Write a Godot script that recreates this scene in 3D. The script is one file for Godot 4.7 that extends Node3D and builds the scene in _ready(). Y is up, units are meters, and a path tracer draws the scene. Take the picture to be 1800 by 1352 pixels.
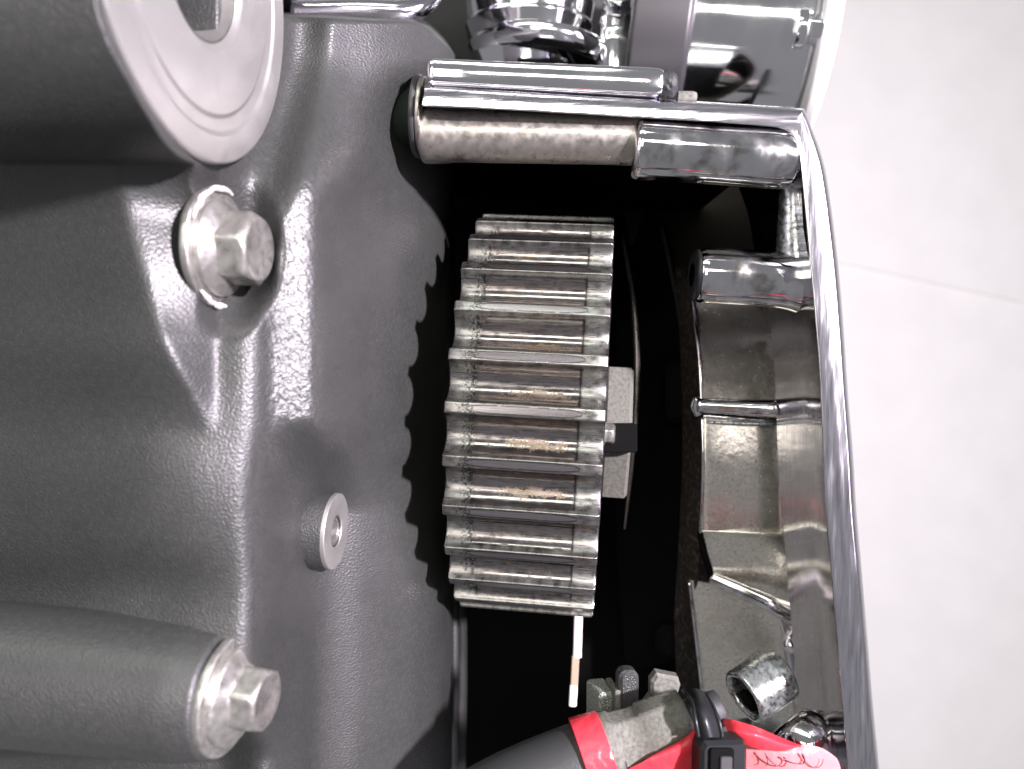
extends Node3D

# Rear of a motorcycle engine: toothed belt pulley between a wrinkle-black case and a chrome cover.
# Lengths in the builders are millimetres; MM turns them into metres.
const MM := 0.001
const CAM_Z := 184.0      # camera stands 184 mm in front of the plane z = 0 (nearest tooth of the pulley)
const WALL := Vector3(0.60, 0.285, -1.54)   # a point on the seam of the two wall sheets
const LENS := 1384.0      # focal length in pixels of an 1800 px wide frame
var AX := Vector3(1, -0.054, 0.104).normalized()   # the machine's own sideways axis (pulley, bolts, bosses)
var M := {}
var taken := {}

# ---------------------------------------------------------------- helpers
func at(px: float, py: float, z: float) -> Vector3:          # a place on the machine, metres, from its bearing and its depth in mm
	var d := CAM_Z - z
	return Vector3((px - 900.0) / LENS * d, (676.0 - py) / LENS * d, z) * MM

func numbered(n: String) -> String:
	if not taken.has(n):
		taken[n] = 0
		return n
	taken[n] += 1
	return "%s_%03d" % [n, taken[n]]

func tag(o: Node3D, label: String, category: String, group := "", kind := "") -> Node3D:
	if label: o.set_meta("label", label)
	if category: o.set_meta("category", category)
	if group: o.set_meta("group", group)
	if kind: o.set_meta("kind", kind)
	return o

func thing(called: String, label: String, category: String, where := Vector3.ZERO, group := "") -> Node3D:
	var o := Node3D.new()
	o.name = numbered(called)
	o.position = where
	add_child(o)
	return tag(o, label, category, group)

func part(called: String, mesh: Mesh, m: Material, parent: Node3D, shift := true) -> MeshInstance3D:
	var o := MeshInstance3D.new()
	o.name = called if parent != self else numbered(called)
	o.mesh = mesh
	o.material_override = m
	o.cast_shadow = GeometryInstance3D.SHADOW_CASTING_SETTING_ON
	if parent != self and shift:
		var p := Vector3.ZERO
		var n: Node = parent
		while n != self:
			p += (n as Node3D).position
			n = n.get_parent()
		o.position = -p                                        # meshes are modelled in place
	parent.add_child(o, true)
	return o

func solo(called: String, mesh: Mesh, m: Material, label: String, category: String, group := "", kind := "") -> MeshInstance3D:
	var o := part(called, mesh, m, self)
	tag(o, label, category, group, kind)
	return o

func finish(st: SurfaceTool) -> ArrayMesh:
	st.index()
	st.generate_normals()
	return st.commit()

# a grid of points, rows x cols, as one smooth skin
func skin(st: SurfaceTool, P: PackedVector3Array, rows: int, cols: int, wrap := false, flip := false, uv := true, tint := PackedColorArray()) -> void:
	var last := cols if wrap else cols - 1
	for r in rows - 1:
		for c in last:
			var c2 := (c + 1) % cols
			var q := [P[r * cols + c], P[r * cols + c2], P[(r + 1) * cols + c2], P[(r + 1) * cols + c]]
			var u0 := float(c) / last
			var u1 := float(c + 1) / last
			var v0 := float(r) / (rows - 1)
			var v1 := float(r + 1) / (rows - 1)
			var t := [Vector2(u0, v0), Vector2(u1, v0), Vector2(u1, v1), Vector2(u0, v1)]
			var order := [0, 1, 2, 0, 2, 3]
			if flip: order = [0, 2, 1, 0, 3, 2]
			for k in order:
				if uv: st.set_uv(t[k])
				if tint: st.set_color(tint[(r if k < 2 else r + 1) * cols + (c if k in [0, 3] else c2)])
				st.add_vertex(q[k])

func begin(smooth := 0) -> SurfaceTool:
	var st := SurfaceTool.new()
	st.begin(Mesh.PRIMITIVE_TRIANGLES)
	st.set_smooth_group(smooth)
	return st

func frame_of(axis: Vector3, up := Vector3.UP) -> Basis:       # x along the axis, y up-ish, z towards the viewer
	var x := axis.normalized()
	if absf(x.dot(up)) > 0.95: up = Vector3.FORWARD
	var z := x.cross(up).normalized()
	return Basis(x, z.cross(x), z)

# profile: Vector2(along the axis mm, radius mm); corners in it are doubled to stay crisp when hard
func lathe(c: Vector3, axis: Vector3, prof: Array, segs := 48, wobble := 0.0, squash := 1.0) -> ArrayMesh:
	var b := frame_of(axis)
	var st := begin(0)
	var P := PackedVector3Array()
	for p in prof:
		for k in segs:
			var t := TAU * k / segs
			var r: float = p.y * (1.0 + wobble * sin(3.0 * t + p.x) + wobble * 0.6 * sin(7.0 * t))
			P.append(c + (b.x * p.x + (b.y * cos(t) + b.z * sin(t) * squash) * r) * MM)
	skin(st, P, prof.size(), segs, true, true)
	return finish(st)

# rounded corners for a lathe profile
func soft(prof: Array, r := 0.4, n := 4) -> Array:
	var out := []
	for i in prof.size():
		var p: Vector2 = prof[i]
		if i == 0 or i == prof.size() - 1:
			out.append(p)
			continue
		var a: Vector2 = prof[i - 1]
		var d: Vector2 = prof[i + 1]
		var k := minf(r, minf(p.distance_to(a), p.distance_to(d)) * 0.48)
		var s := p + (a - p).normalized() * k
		var e := p + (d - p).normalized() * k
		for j in n + 1:
			var t := float(j) / n
			out.append(s.lerp(p, t).lerp(p.lerp(e, t), t))
	return out

func curve(pts: Array, per := 8) -> PackedVector3Array:         # Catmull-Rom through points
	var out := PackedVector3Array()
	for i in pts.size() - 1:
		var p0: Vector3 = pts[maxi(i - 1, 0)]
		var p1: Vector3 = pts[i]
		var p2: Vector3 = pts[i + 1]
		var p3: Vector3 = pts[mini(i + 2, pts.size() - 1)]
		for k in per:
			out.append(p1.cubic_interpolate(p2, p0, p3, float(k) / per))
	out.append(pts[-1])
	return out

func tube(pts: PackedVector3Array, radii: Array, segs := 24, squash := 1.0, caps := true) -> ArrayMesh:   # radii in mm, spread over the path
	var st := begin(0)
	var P := PackedVector3Array()
	var up := Vector3(0.02, 0.1, 1).normalized()
	var n := pts.size()
	for i in n:
		var d := (pts[mini(i + 1, n - 1)] - pts[maxi(i - 1, 0)]).normalized()
		var s := d.cross(up).normalized()
		var u := s.cross(d)
		var f := float(i) / (n - 1) * (radii.size() - 1)
		var r: float = lerpf(radii[int(f)], radii[mini(int(f) + 1, radii.size() - 1)], f - int(f)) * MM
		var rows := [1.0]
		if caps and i == 0: rows = [0.001, 0.55, 0.85, 1.0]
		if caps and i == n - 1: rows = [1.0, 0.85, 0.55, 0.001]
		for q in rows:
			for k in segs:
				var t := TAU * k / segs
				P.append(pts[i] + (s * cos(t) + u * sin(t) * squash) * r * q + d * (r * 0.18 * sqrt(1.0 - q * q)) * (-1.0 if i == 0 else 1.0))
	skin(st, P, P.size() / segs, segs, true, true)
	return finish(st)

# a solid with a polygonal outline (Vector2 mm in the frame's y,z ... here x,y of basis b) and rounded edges
func prism(c: Vector3, b: Basis, poly: PackedVector2Array, depth: float, bevel := 0.4) -> ArrayMesh:   # extruded along b.z from -depth/2 to depth/2
	var st := begin(-1)
	if Geometry2D.is_polygon_clockwise(poly):
		poly.reverse()
	var n := poly.size()
	var ins := PackedVector2Array()
	for i in n:
		var a := poly[(i + n - 1) % n]
		var p := poly[i]
		var d := poly[(i + 1) % n]
		var e1 := (p - a).normalized()
		var e2 := (d - p).normalized()
		var nrm := (Vector2(-e1.y, e1.x) + Vector2(-e2.y, e2.x)).normalized()
		var k := clampf(nrm.dot(Vector2(-e1.y, e1.x)), 0.4, 1.0)
		ins.append(p + nrm * bevel / k)
	var ring := func(q: PackedVector2Array, z: float): 
		var o := PackedVector3Array()
		for v in q: o.append(c + (b.x * v.x + b.y * v.y + b.z * z) * MM)
		return o
	var L := [ring.call(ins, -depth / 2), ring.call(poly, -depth / 2 + bevel), ring.call(poly, depth / 2 - bevel), ring.call(ins, depth / 2)]
	for l in 3:
		st.set_smooth_group(-1)
		for i in n:
			var j := (i + 1) % n
			for v in [L[l][i], L[l + 1][j], L[l][j], L[l][i], L[l + 1][i], L[l + 1][j]]:
				st.add_vertex(v)
	var tri := Geometry2D.triangulate_polygon(ins)
	for t in range(0, tri.size(), 3):
		for k in [0, 2, 1]: st.add_vertex(L[3][tri[t + k]])
		for k in [0, 1, 2]: st.add_vertex(L[0][tri[t + k]])
	return finish(st)

func rrect(w: float, h: float, r: float, n := 4) -> PackedVector2Array:
	var o := PackedVector2Array()
	for q in 4:
		var cx := (w / 2 - r) * (1 if q in [0, 3] else -1)
		var cy := (h / 2 - r) * (1 if q in [0, 1] else -1)
		for k in n + 1:
			var t := PI / 2 * (q + float(k) / n)
			o.append(Vector2(cx + cos(t) * r, cy + sin(t) * r))
	return o

func sheet(rows: Array, per := 6, thick := 0.0) -> ArrayMesh:    # rows of equally many points, smoothed both ways; thick (mm) closes it behind
	var grid := []
	for r in rows:
		grid.append(curve(r, per))
	var cols: int = grid[0].size()
	var P := PackedVector3Array()
	var nr := (grid.size() - 1) * per + 1
	var lines := []
	for c in cols:
		var l := []
		for g in grid: l.append(g[c])
		lines.append(curve(l, per))
	for r in nr:
		for c in cols: P.append(lines[c][r])
	var st := begin(0)
	skin(st, P, nr, cols, false, false)
	if thick > 0.0:
		var B := PackedVector3Array()
		for r in nr:
			for c in cols:
				var du := P[r * cols + mini(c + 1, cols - 1)] - P[r * cols + maxi(c - 1, 0)]
				var dv := P[mini(r + 1, nr - 1) * cols + c] - P[maxi(r - 1, 0) * cols + c]
				B.append(P[r * cols + c] - dv.cross(du).normalized() * thick * MM)
		st.set_smooth_group(1)
		skin(st, B, nr, cols, false, true)
		st.set_smooth_group(2)
		var edge := []
		for c in cols: edge.append(c)
		for r in range(1, nr): edge.append(r * cols + cols - 1)
		for c in range(cols - 2, -1, -1): edge.append((nr - 1) * cols + c)
		for r in range(nr - 2, 0, -1): edge.append(r * cols)
		for i in edge.size():
			var a: int = edge[i]
			var d: int = edge[(i + 1) % edge.size()]
			for v in [P[a], B[a], P[d], P[d], B[a], B[d]]:
				st.set_uv(Vector2.ZERO)
				st.add_vertex(v)
	return finish(st)

# ---------------------------------------------------------------- materials
func noise(freq: float, seed_: int, kind := FastNoiseLite.TYPE_SIMPLEX_SMOOTH, oct := 4) -> FastNoiseLite:
	var n := FastNoiseLite.new()
	n.seed = seed_
	n.noise_type = kind
	n.frequency = freq
	n.fractal_octaves = oct
	if oct < 2: n.fractal_type = FastNoiseLite.FRACTAL_NONE
	return n

func tex(n: FastNoiseLite, size: int, stops: Array, normalize := true) -> NoiseTexture2D:   # stops: [offset, Color]
	var t := NoiseTexture2D.new()
	t.width = size
	t.height = size
	t.seamless = true
	t.normalize = normalize
	t.noise = n
	if stops:
		var g := Gradient.new()
		g.offsets = PackedFloat32Array(stops.map(func(s): return s[0]))
		g.colors = PackedColorArray(stops.map(func(s): return s[1]))
		t.color_ramp = g
	return t

func grey(v: float) -> Color:
	return Color(v, v, v)

func lin(r: float, g: float, b: float) -> Color:
	return Color(r, g, b).linear_to_srgb()

func mat(c: Color, rough: float, metal := 0.0, spec := 0.5) -> StandardMaterial3D:
	var m := StandardMaterial3D.new()
	m.albedo_color = c
	m.roughness = rough
	m.metallic = metal
	m.metallic_specular = spec
	return m

func tri(m: StandardMaterial3D, per_m: float) -> StandardMaterial3D:
	m.uv1_triplanar = true
	m.uv1_world_triplanar = true
	m.uv1_scale = Vector3.ONE * per_m
	m.uv1_triplanar_sharpness = 4.0
	return m

func rough_map(m: StandardMaterial3D, t: Texture2D) -> StandardMaterial3D:
	m.roughness = 1.0
	m.roughness_texture = t
	m.roughness_texture_channel = BaseMaterial3D.TEXTURE_CHANNEL_RED
	return m

func relief(m: StandardMaterial3D, t: Texture2D, cm: float) -> StandardMaterial3D:
	m.heightmap_enabled = true
	m.heightmap_texture = t
	m.heightmap_scale = cm
	return m

func make_materials() -> void:
	# wrinkle-black paint of the case
	var grain := tex(noise(0.14, 3, FastNoiseLite.TYPE_SIMPLEX_SMOOTH, 3), 1024, [])
	var dust := noise(0.06, 9, FastNoiseLite.TYPE_CELLULAR, 1)
	dust.cellular_return_type = FastNoiseLite.RETURN_DISTANCE
	dust.cellular_jitter = 1.0
	var dust_t := tex(dust, 1024, [[0.0, lin(0.30, 0.29, 0.27)], [0.016, lin(0.14, 0.14, 0.13)], [0.034, lin(0.033, 0.0345, 0.0325)], [1.0, lin(0.026, 0.0275, 0.0258)]])
	M.case = relief(tri(mat(Color.WHITE, 0.42, 0.0, 0.53), 11.0), grain, 0.014)
	M.case.albedo_texture = dust_t
	rough_map(M.case, tex(noise(0.01, 5, FastNoiseLite.TYPE_SIMPLEX_SMOOTH, 5), 512, [[0.0, grey(0.35)], [1.0, grey(0.50)]]))
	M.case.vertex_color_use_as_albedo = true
	M.case_dark = relief(tri(mat(lin(0.012, 0.012, 0.012), 0.6), 11.0), grain, 0.012)
	M.neck = relief(tri(mat(lin(0.018, 0.03, 0.022), 0.75), 30.0), grain, 0.05)
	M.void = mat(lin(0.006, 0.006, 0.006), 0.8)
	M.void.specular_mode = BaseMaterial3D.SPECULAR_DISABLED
	# machined and plated metals
	var smear := tex(noise(0.012, 21, FastNoiseLite.TYPE_SIMPLEX_SMOOTH, 6), 512, [[0.0, grey(0.03)], [0.45, grey(0.07)], [0.7, grey(0.16)], [1.0, grey(0.34)]])
	var film := tex(noise(0.016, 22, FastNoiseLite.TYPE_SIMPLEX_SMOOTH, 6), 512, [[0.0, lin(0.16, 0.14, 0.12)], [0.25, lin(0.45, 0.43, 0.41)], [0.45, lin(0.68, 0.67, 0.68)], [1.0, lin(0.80, 0.80, 0.82)]])
	M.chrome = rough_map(tri(mat(Color.WHITE, 0.1, 1.0), 14.0), smear)
	M.chrome.albedo_texture = film
	M.bright = rough_map(tri(mat(lin(0.82, 0.82, 0.84), 0.1, 1.0), 9.0), tex(noise(0.01, 31, FastNoiseLite.TYPE_SIMPLEX_SMOOTH, 5), 512, [[0.0, grey(0.04)], [1.0, grey(0.16)]]))
	var grime := tex(noise(0.045, 25, FastNoiseLite.TYPE_SIMPLEX_SMOOTH, 6), 512, [[0.0, lin(0.20, 0.18, 0.155)], [0.3, lin(0.36, 0.335, 0.30)], [1.0, lin(0.46, 0.44, 0.405)]])
	M.steel = rough_map(tri(mat(Color.WHITE, 0.3, 0.9), 20.0), tex(noise(0.03, 26, FastNoiseLite.TYPE_SIMPLEX_SMOOTH, 5), 512, [[0.0, grey(0.2)], [1.0, grey(0.5)]]))
	M.steel.albedo_texture = grime
	var spot_t := tex(noise(0.05, 44, FastNoiseLite.TYPE_SIMPLEX_SMOOTH, 5), 1024, [[0.0, lin(0.02, 0.018, 0.015)], [0.10, lin(0.05, 0.045, 0.04)], [0.15, lin(0.56, 0.52, 0.45)], [0.5, lin(0.72, 0.69, 0.62)], [1.0, lin(0.78, 0.76, 0.72)]])
	M.panel = relief(rough_map(tri(mat(Color.WHITE, 0.35, 0.78), 16.0), tex(noise(0.02, 46, FastNoiseLite.TYPE_SIMPLEX_SMOOTH, 6), 512, [[0.0, grey(0.13)], [1.0, grey(0.33)]])), tex(noise(0.05, 47, FastNoiseLite.TYPE_SIMPLEX_SMOOTH, 4), 512, []), 0.004)
	M.panel.albedo_texture = spot_t
	M.aluminium = relief(rough_map(tri(mat(lin(0.37, 0.365, 0.345), 0.4, 0.75), 12.0), tex(noise(0.02, 33, FastNoiseLite.TYPE_SIMPLEX_SMOOTH, 5), 512, [[0.0, grey(0.3)], [1.0, grey(0.5)]])), tex(noise(0.03, 34, FastNoiseLite.TYPE_SIMPLEX_SMOOTH, 4), 512, []), 0.003)
	M.zinc = relief(rough_map(tri(mat(Color.WHITE, 0.35, 0.85), 40.0), tex(noise(0.02, 36, FastNoiseLite.TYPE_SIMPLEX_SMOOTH, 5), 512, [[0.0, grey(0.22)], [1.0, grey(0.48)]])), tex(noise(0.02, 37, FastNoiseLite.TYPE_SIMPLEX_SMOOTH, 4), 512, []), 0.006)
	M.zinc.albedo_texture = tex(noise(0.015, 38, FastNoiseLite.TYPE_SIMPLEX_SMOOTH, 5), 512, [[0.0, lin(0.26, 0.25, 0.225)], [0.4, lin(0.40, 0.395, 0.365)], [1.0, lin(0.50, 0.495, 0.46)]])
	M.cast_grey = relief(tri(mat(Color.WHITE, 0.6, 0.3), 30.0), grain, 0.02)
	M.cast_grey.albedo_texture = tex(noise(0.05, 41, FastNoiseLite.TYPE_SIMPLEX_SMOOTH, 6), 512, [[0.0, lin(0.05, 0.05, 0.044)], [0.3, lin(0.12, 0.118, 0.102)], [1.0, lin(0.20, 0.20, 0.172)]])
	M.rusty = relief(tri(mat(Color.WHITE, 0.55, 0.4), 26.0), grain, 0.02)
	M.rusty.albedo_texture = tex(noise(0.03, 43, FastNoiseLite.TYPE_SIMPLEX_SMOOTH, 5), 512, [[0.0, lin(0.008, 0.007, 0.006)], [0.55, lin(0.03, 0.024, 0.019)], [0.8, lin(0.10, 0.08, 0.06)], [1.0, lin(0.22, 0.18, 0.14)]])
	M.flake = relief(tri(mat(Color.WHITE, 0.6, 0.2), 40.0), grain, 0.02)
	M.flake.albedo_texture = tex(noise(0.09, 53, FastNoiseLite.TYPE_SIMPLEX_SMOOTH, 5), 512, [[0.0, lin(0.06, 0.06, 0.055)], [0.5, lin(0.16, 0.17, 0.15)], [0.58, lin(0.45, 0.48, 0.42)], [1.0, lin(0.55, 0.58, 0.50)]])
	M.rubber = relief(tri(mat(lin(0.022, 0.023, 0.024), 0.5), 30.0), grain, 0.008)
	M.nylon = mat(lin(0.010, 0.011, 0.012), 0.35, 0.0, 0.38)
	M.red = relief(tri(mat(lin(0.66, 0.045, 0.065), 0.3), 30.0), tex(noise(0.012, 84, FastNoiseLite.TYPE_SIMPLEX_SMOOTH, 3), 512, []), 0.03)
	M.red.backlight_enabled = true
	M.red.backlight = lin(0.5, 0.03, 0.04)
	M.red.subsurf_scatter_enabled = false
	M.white = mat(lin(0.62, 0.6, 0.62), 0.4)
	M.tan = mat(lin(0.28, 0.21, 0.15), 0.5)
	M.wall = rough_map(tri(mat(lin(0.90, 0.90, 0.855), 0.7), 1.5), tex(noise(0.006, 61, FastNoiseLite.TYPE_SIMPLEX_SMOOTH, 5), 512, [[0.0, grey(0.6)], [1.0, grey(0.85)]]))
	M.wall.albedo_texture = tex(noise(0.008, 62, FastNoiseLite.TYPE_SIMPLEX_SMOOTH, 5), 512, [[0.0, grey(0.975)], [1.0, grey(1.0)]])
	for way in ["rail_across", "rail_down"]:
		var k := Vector3(5, 60, 60) if way == "rail_across" else Vector3(60, 5, 60)
		var m := rough_map(tri(mat(Color.WHITE, 0.3, 1.0), 1.0), tex(noise(0.02, 29, FastNoiseLite.TYPE_SIMPLEX_SMOOTH, 5), 512, [[0.0, grey(0.08)], [0.6, grey(0.14)], [1.0, grey(0.24)]]))
		relief(m, tex(noise(0.05, 30, FastNoiseLite.TYPE_SIMPLEX_SMOOTH, 4), 512, []), 0.0012)
		m.albedo_texture = tex(noise(0.03, 28, FastNoiseLite.TYPE_SIMPLEX_SMOOTH, 5), 512, [[0.0, lin(0.44, 0.42, 0.45)], [0.4, lin(0.68, 0.66, 0.71)], [1.0, lin(0.80, 0.78, 0.84)]])
		m.uv1_scale = k
		M[way] = m
	M.chip = relief(tri(mat(lin(0.52, 0.48, 0.47), 0.6, 0.1), 40.0), grain, 0.02)
	M.white_lens = mat(lin(0.6, 0.6, 0.59), 0.2)
	M.red_pale = relief(tri(mat(lin(0.62, 0.16, 0.17), 0.18), 30.0), tex(noise(0.01, 85, FastNoiseLite.TYPE_SIMPLEX_SMOOTH, 3), 512, []), 0.03)
	M.ink = mat(lin(0.06, 0.015, 0.03), 0.4)
	M.panel_shade = tri(mat(lin(0.022, 0.019, 0.016), 0.5, 0.0, 0.3), 16.0)  # shaded copy of the panel metal
	M.plated = relief(rough_map(tri(mat(Color.WHITE, 0.3, 0.9), 26.0), tex(noise(0.02, 81, FastNoiseLite.TYPE_SIMPLEX_SMOOTH, 6), 512, [[0.0, grey(0.14)], [1.0, grey(0.42)]])), tex(noise(0.03, 83, FastNoiseLite.TYPE_SIMPLEX_SMOOTH, 4), 512, []), 0.004)
	M.plated.albedo_texture = tex(noise(0.05, 82, FastNoiseLite.TYPE_SIMPLEX_SMOOTH, 6), 512, [[0.0, lin(0.06, 0.06, 0.055)], [0.28, lin(0.22, 0.23, 0.22)], [0.45, lin(0.46, 0.49, 0.48)], [1.0, lin(0.62, 0.66, 0.66)]])
	M.satin_black = mat(lin(0.035, 0.033, 0.036), 0.4)

# tooth skins: bare ground steel, worn bright in the middle where the belt ran, oily and rusty in places
func tooth_material(k: int, rust: float, dirt: float) -> StandardMaterial3D:
	var w := 512
	var h := 176
	var col := Image.create(w, h, false, Image.FORMAT_RGBA8)
	var rgh := Image.create(w, h, false, Image.FORMAT_RGBA8)
	var n1 := noise(0.02, 100 + k, FastNoiseLite.TYPE_SIMPLEX_SMOOTH, 5)
	var n2 := noise(0.09, 200 + k, FastNoiseLite.TYPE_SIMPLEX_SMOOTH, 3)
	var rng := RandomNumberGenerator.new()
	rng.seed = 300 + k
	for y in h:
		var v := (y + 0.5) / h
		var dv := absf(v - 0.5)
		for x in w:
			var u := (x + 0.5) / w
			var a := n1.get_noise_2d(x, y * 1.6)
			var b := n2.get_noise_2d(x * 0.06, y * 2.6)
			var f := n2.get_noise_2d(x + 900.0, y)
			var c := Vector3(0.30, 0.295, 0.278) * (0.94 + 0.45 * a + 0.25 * b)
			var r := 0.31 + 0.12 * a
			var groove := smoothstep(0.115, 0.14, dv)
			# belt track
			var e1 := 0.175 + 0.012 * a
			var e2 := 0.835 + 0.006 * f
			var track := smoothstep(e1 - 0.01, e1 + 0.01, u) * (1.0 - smoothstep(e2 - 0.005, e2 + 0.005, u)) * groove
			c = c.lerp(Vector3(0.30, 0.275, 0.265) * (0.92 + 0.3 * a + 0.7 * b), track)
			c = c.lerp(Vector3(0.62, 0.36, 0.22), track * exp(-pow((v - 0.75 - 0.03 * a) / 0.035, 2.0)) * clampf(0.12 + 0.6 * b, 0.0, 0.6))  # warm orange reflection painted into the upper groove
			r = lerpf(r, 0.15 + 0.08 * a + 0.05 * b, track)
			# oily line at each end of the track
			var l1 := exp(-pow((u - e1 + 0.015) / (0.02 + 0.03 * absf(f)), 2.0)) * groove * smoothstep(-0.35, 0.1, f + a + dirt * 0.3)
			var l0 := exp(-pow((u - 0.115) / 0.02, 2.0)) * groove * smoothstep(-0.15, 0.4, f + dirt * 0.3) * 0.7
			var l2 := exp(-pow((u - e2) / (0.008 + 0.01 * absf(f)), 2.0)) * groove
			var oil := clampf(l1 * 0.9 + l0 + l2 * 0.95, 0.0, 1.0)
			# the polished lens on the land and its dark outline
			var q := (u - 0.5) / 0.36
			var hh := 0.075 * pow(maxf(0.0, 1.0 - pow(absf(q), 5.0)), 0.5) if absf(q) < 1.0 else 0.0
			if hh > 0.0:
				var inside := 1.0 - smoothstep(hh - 0.02, hh, dv)
				c = c.lerp(Vector3(0.36, 0.33, 0.345) * (1.0 + 0.3 * b), inside * 0.85)
				r = lerpf(r, 0.24, inside)
				oil = maxf(oil, exp(-pow((dv - hh) / 0.014, 2.0)) * 0.9 * smoothstep(-0.6, 0.0, a))
			if dv < 0.11 and u < 0.2: oil = maxf(oil, smoothstep(0.15, 0.45, f + 0.3 - absf(u - 0.14) * 6.0) * 0.7)
			oil = maxf(oil, smoothstep(0.22, 0.6, 0.9 * b + 0.55 * a + dirt * 0.2 - 0.02) * 0.8 * groove)
			c = c.lerp(Vector3(0.03, 0.028, 0.03), oil)
			r = lerpf(r, 0.3, oil)
			# ochre stain on the side of the groove
			var dr := Vector2((u - 0.58) / 0.27, (v - 0.17) / 0.12)
			var s := (1.0 - dr.length()) + 0.55 * a + 0.5 * f
			var st := smoothstep(0.1, 0.55, s) * rust * track
			c = c.lerp(Vector3(0.20, 0.125, 0.04), st * (0.45 + 0.5 * clampf(f * 2.0, -0.6, 0.8)))
			r = lerpf(r, 0.45, st)
			var g := rng.randf()
			if g < 0.0022: c = Vector3(0.85, 0.85, 0.8)
			elif g < 0.006: c *= 0.25
			col.set_pixel(x, y, Color(clampf(c.x, 0.01, 1), clampf(c.y, 0.01, 1), clampf(c.z, 0.01, 1)).linear_to_srgb())
			rgh.set_pixel(x, y, grey(clampf(r, 0.1, 0.9)))
	var m := mat(Color.WHITE, 1.0, 0.97)
	m.albedo_texture = ImageTexture.create_from_image(col)
	rough_map(m, ImageTexture.create_from_image(rgh))
	return m

# ---------------------------------------------------------------- scene
func _ready() -> void:
	set_up_camera_and_light()
	make_materials()
	build_room()
	build_case()
	build_bolts()
	build_cavity()
	build_pulley()
	build_cover()
	build_top_parts()
	build_background_chrome()
	build_bottom_parts()

func lamp(label: String, where: Vector3, aim: Vector3, size: Vector2, color: Color, energy: float, glow: float) -> void:
	var o := thing("unseen_lamp", label, "lamp", where)
	o.look_at_from_position(where, aim, Vector3.UP)
	var housing := BoxMesh.new()
	housing.size = Vector3(size.x + 0.02, size.y + 0.02, 0.03)
	var hb := part("housing", housing, M.satin_black if M.has("satin_black") else mat(lin(0.03, 0.03, 0.03), 0.5), o, false)
	hb.position = Vector3(0, 0, 0.022)
	var face := BoxMesh.new()
	face.size = Vector3(size.x, size.y, 0.004)
	var em := mat(color, 0.5)
	em.emission_enabled = true
	em.emission = color
	em.emission_energy_multiplier = glow
	var fm := part("glowing_face", face, em, o, false)
	fm.position = Vector3(0, 0, 0.004)
	var l := AreaLight3D.new()
	l.name = "lamp_light"
	l.area_size = size
	l.light_color = color
	l.light_energy = energy
	l.area_normalize_energy = true
	l.shadow_enabled = true
	l.set("area_range", 6.0)
	l.position = Vector3(0, 0, -0.002)
	o.add_child(l)

func set_up_camera_and_light() -> void:
	var cam := Camera3D.new()
	cam.name = "camera"
	cam.position = Vector3(0, 0, CAM_Z * MM)
	cam.near = 0.01
	cam.far = 20.0
	var ca := CameraAttributesPhysical.new()
	ca.frustum_focal_length = 12.0 / (676.0 / LENS)
	ca.frustum_focus_distance = 0.192
	ca.exposure_aperture = 13.0
	ca.frustum_near = 0.01
	ca.frustum_far = 20.0
	cam.attributes = ca
	add_child(cam)
	cam.fov = rad_to_deg(2.0 * atan(676.0 / LENS))
	cam.current = true
	var we := WorldEnvironment.new()
	we.name = "environment"
	var e := Environment.new()
	e.background_mode = Environment.BG_COLOR
	e.background_color = lin(0.25, 0.25, 0.265)
	e.background_energy_multiplier = 1.0
	e.tonemap_mode = Environment.TONE_MAPPER_LINEAR
	e.tonemap_exposure = 1.0
	e.sdfgi_enabled = true
	e.ssao_enabled = true
	e.ssil_enabled = true
	we.environment = e
	add_child(we)
	# a small hard lamp high on the right behind the photographer, an added panel standing in for a bright wall to the right, a tube panel overhead to the left
	lamp("small white work lamp behind the viewer on the right", Vector3(0.62, 0.22, 0.78), Vector3(-0.03, 0, 0), Vector2(0.05, 0.05), Color(1.0, 0.958, 1.0), 4.8, 20.0)
	lamp("added pale light panel standing in for a bright wall to the right", Vector3(1.1, 0.25, 0.50), Vector3(0, 0, 0), Vector2(0.5, 0.9), Color(0.95, 0.87, 1.0), 0.8, 1.5)  # added light in place of a bright wall, gives the lilac highlights
	lamp("long panel lamp hanging overhead to the left", Vector3(-0.35, 0.95, 0.65), Vector3(0, 0, 0), Vector2(1.2, 0.2), Color(0.97, 1.0, 0.95), 0.35, 2.6)
	lamp("added broad fill light behind the viewer on the left", Vector3(-0.5, 0.26, 1.15), Vector3(0.03, 0, -0.04), Vector2(0.4, 0.6), Color(1.0, 0.985, 0.94), 0.2, 1.0)  # added fill, brightens the inside of the cover
	lamp("added narrow fill light behind the viewer, for reflections", Vector3(0.04, 0.40, 1.35), Vector3(0.03, 0, -0.04), Vector2(0.62, 0.16), Color(1.0, 0.985, 0.95), 0.25, 5.0)  # added strip for the cover panels and chrome to reflect

func build_room() -> void:
	var w := BoxMesh.new()
	w.size = Vector3(5.0, 3.0, 0.05)
	var o := part("wall", w, M.wall, self)
	o.rotation.z = -0.215
	o.position = WALL + o.basis * Vector3(0, 1.5, 0.008)
	tag(o, "white wall behind the machine, upper sheet", "", "", "structure")
	var f := BoxMesh.new()
	f.size = Vector3(5.0, 3.0, 0.05)
	var g := part("wall", f, M.wall, self)
	g.rotation.z = -0.215
	g.position = WALL + g.basis * Vector3(0, -1.5, 0)
	tag(g, "white wall behind the machine, lower sheet below the slanting seam", "", "", "structure")

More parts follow.
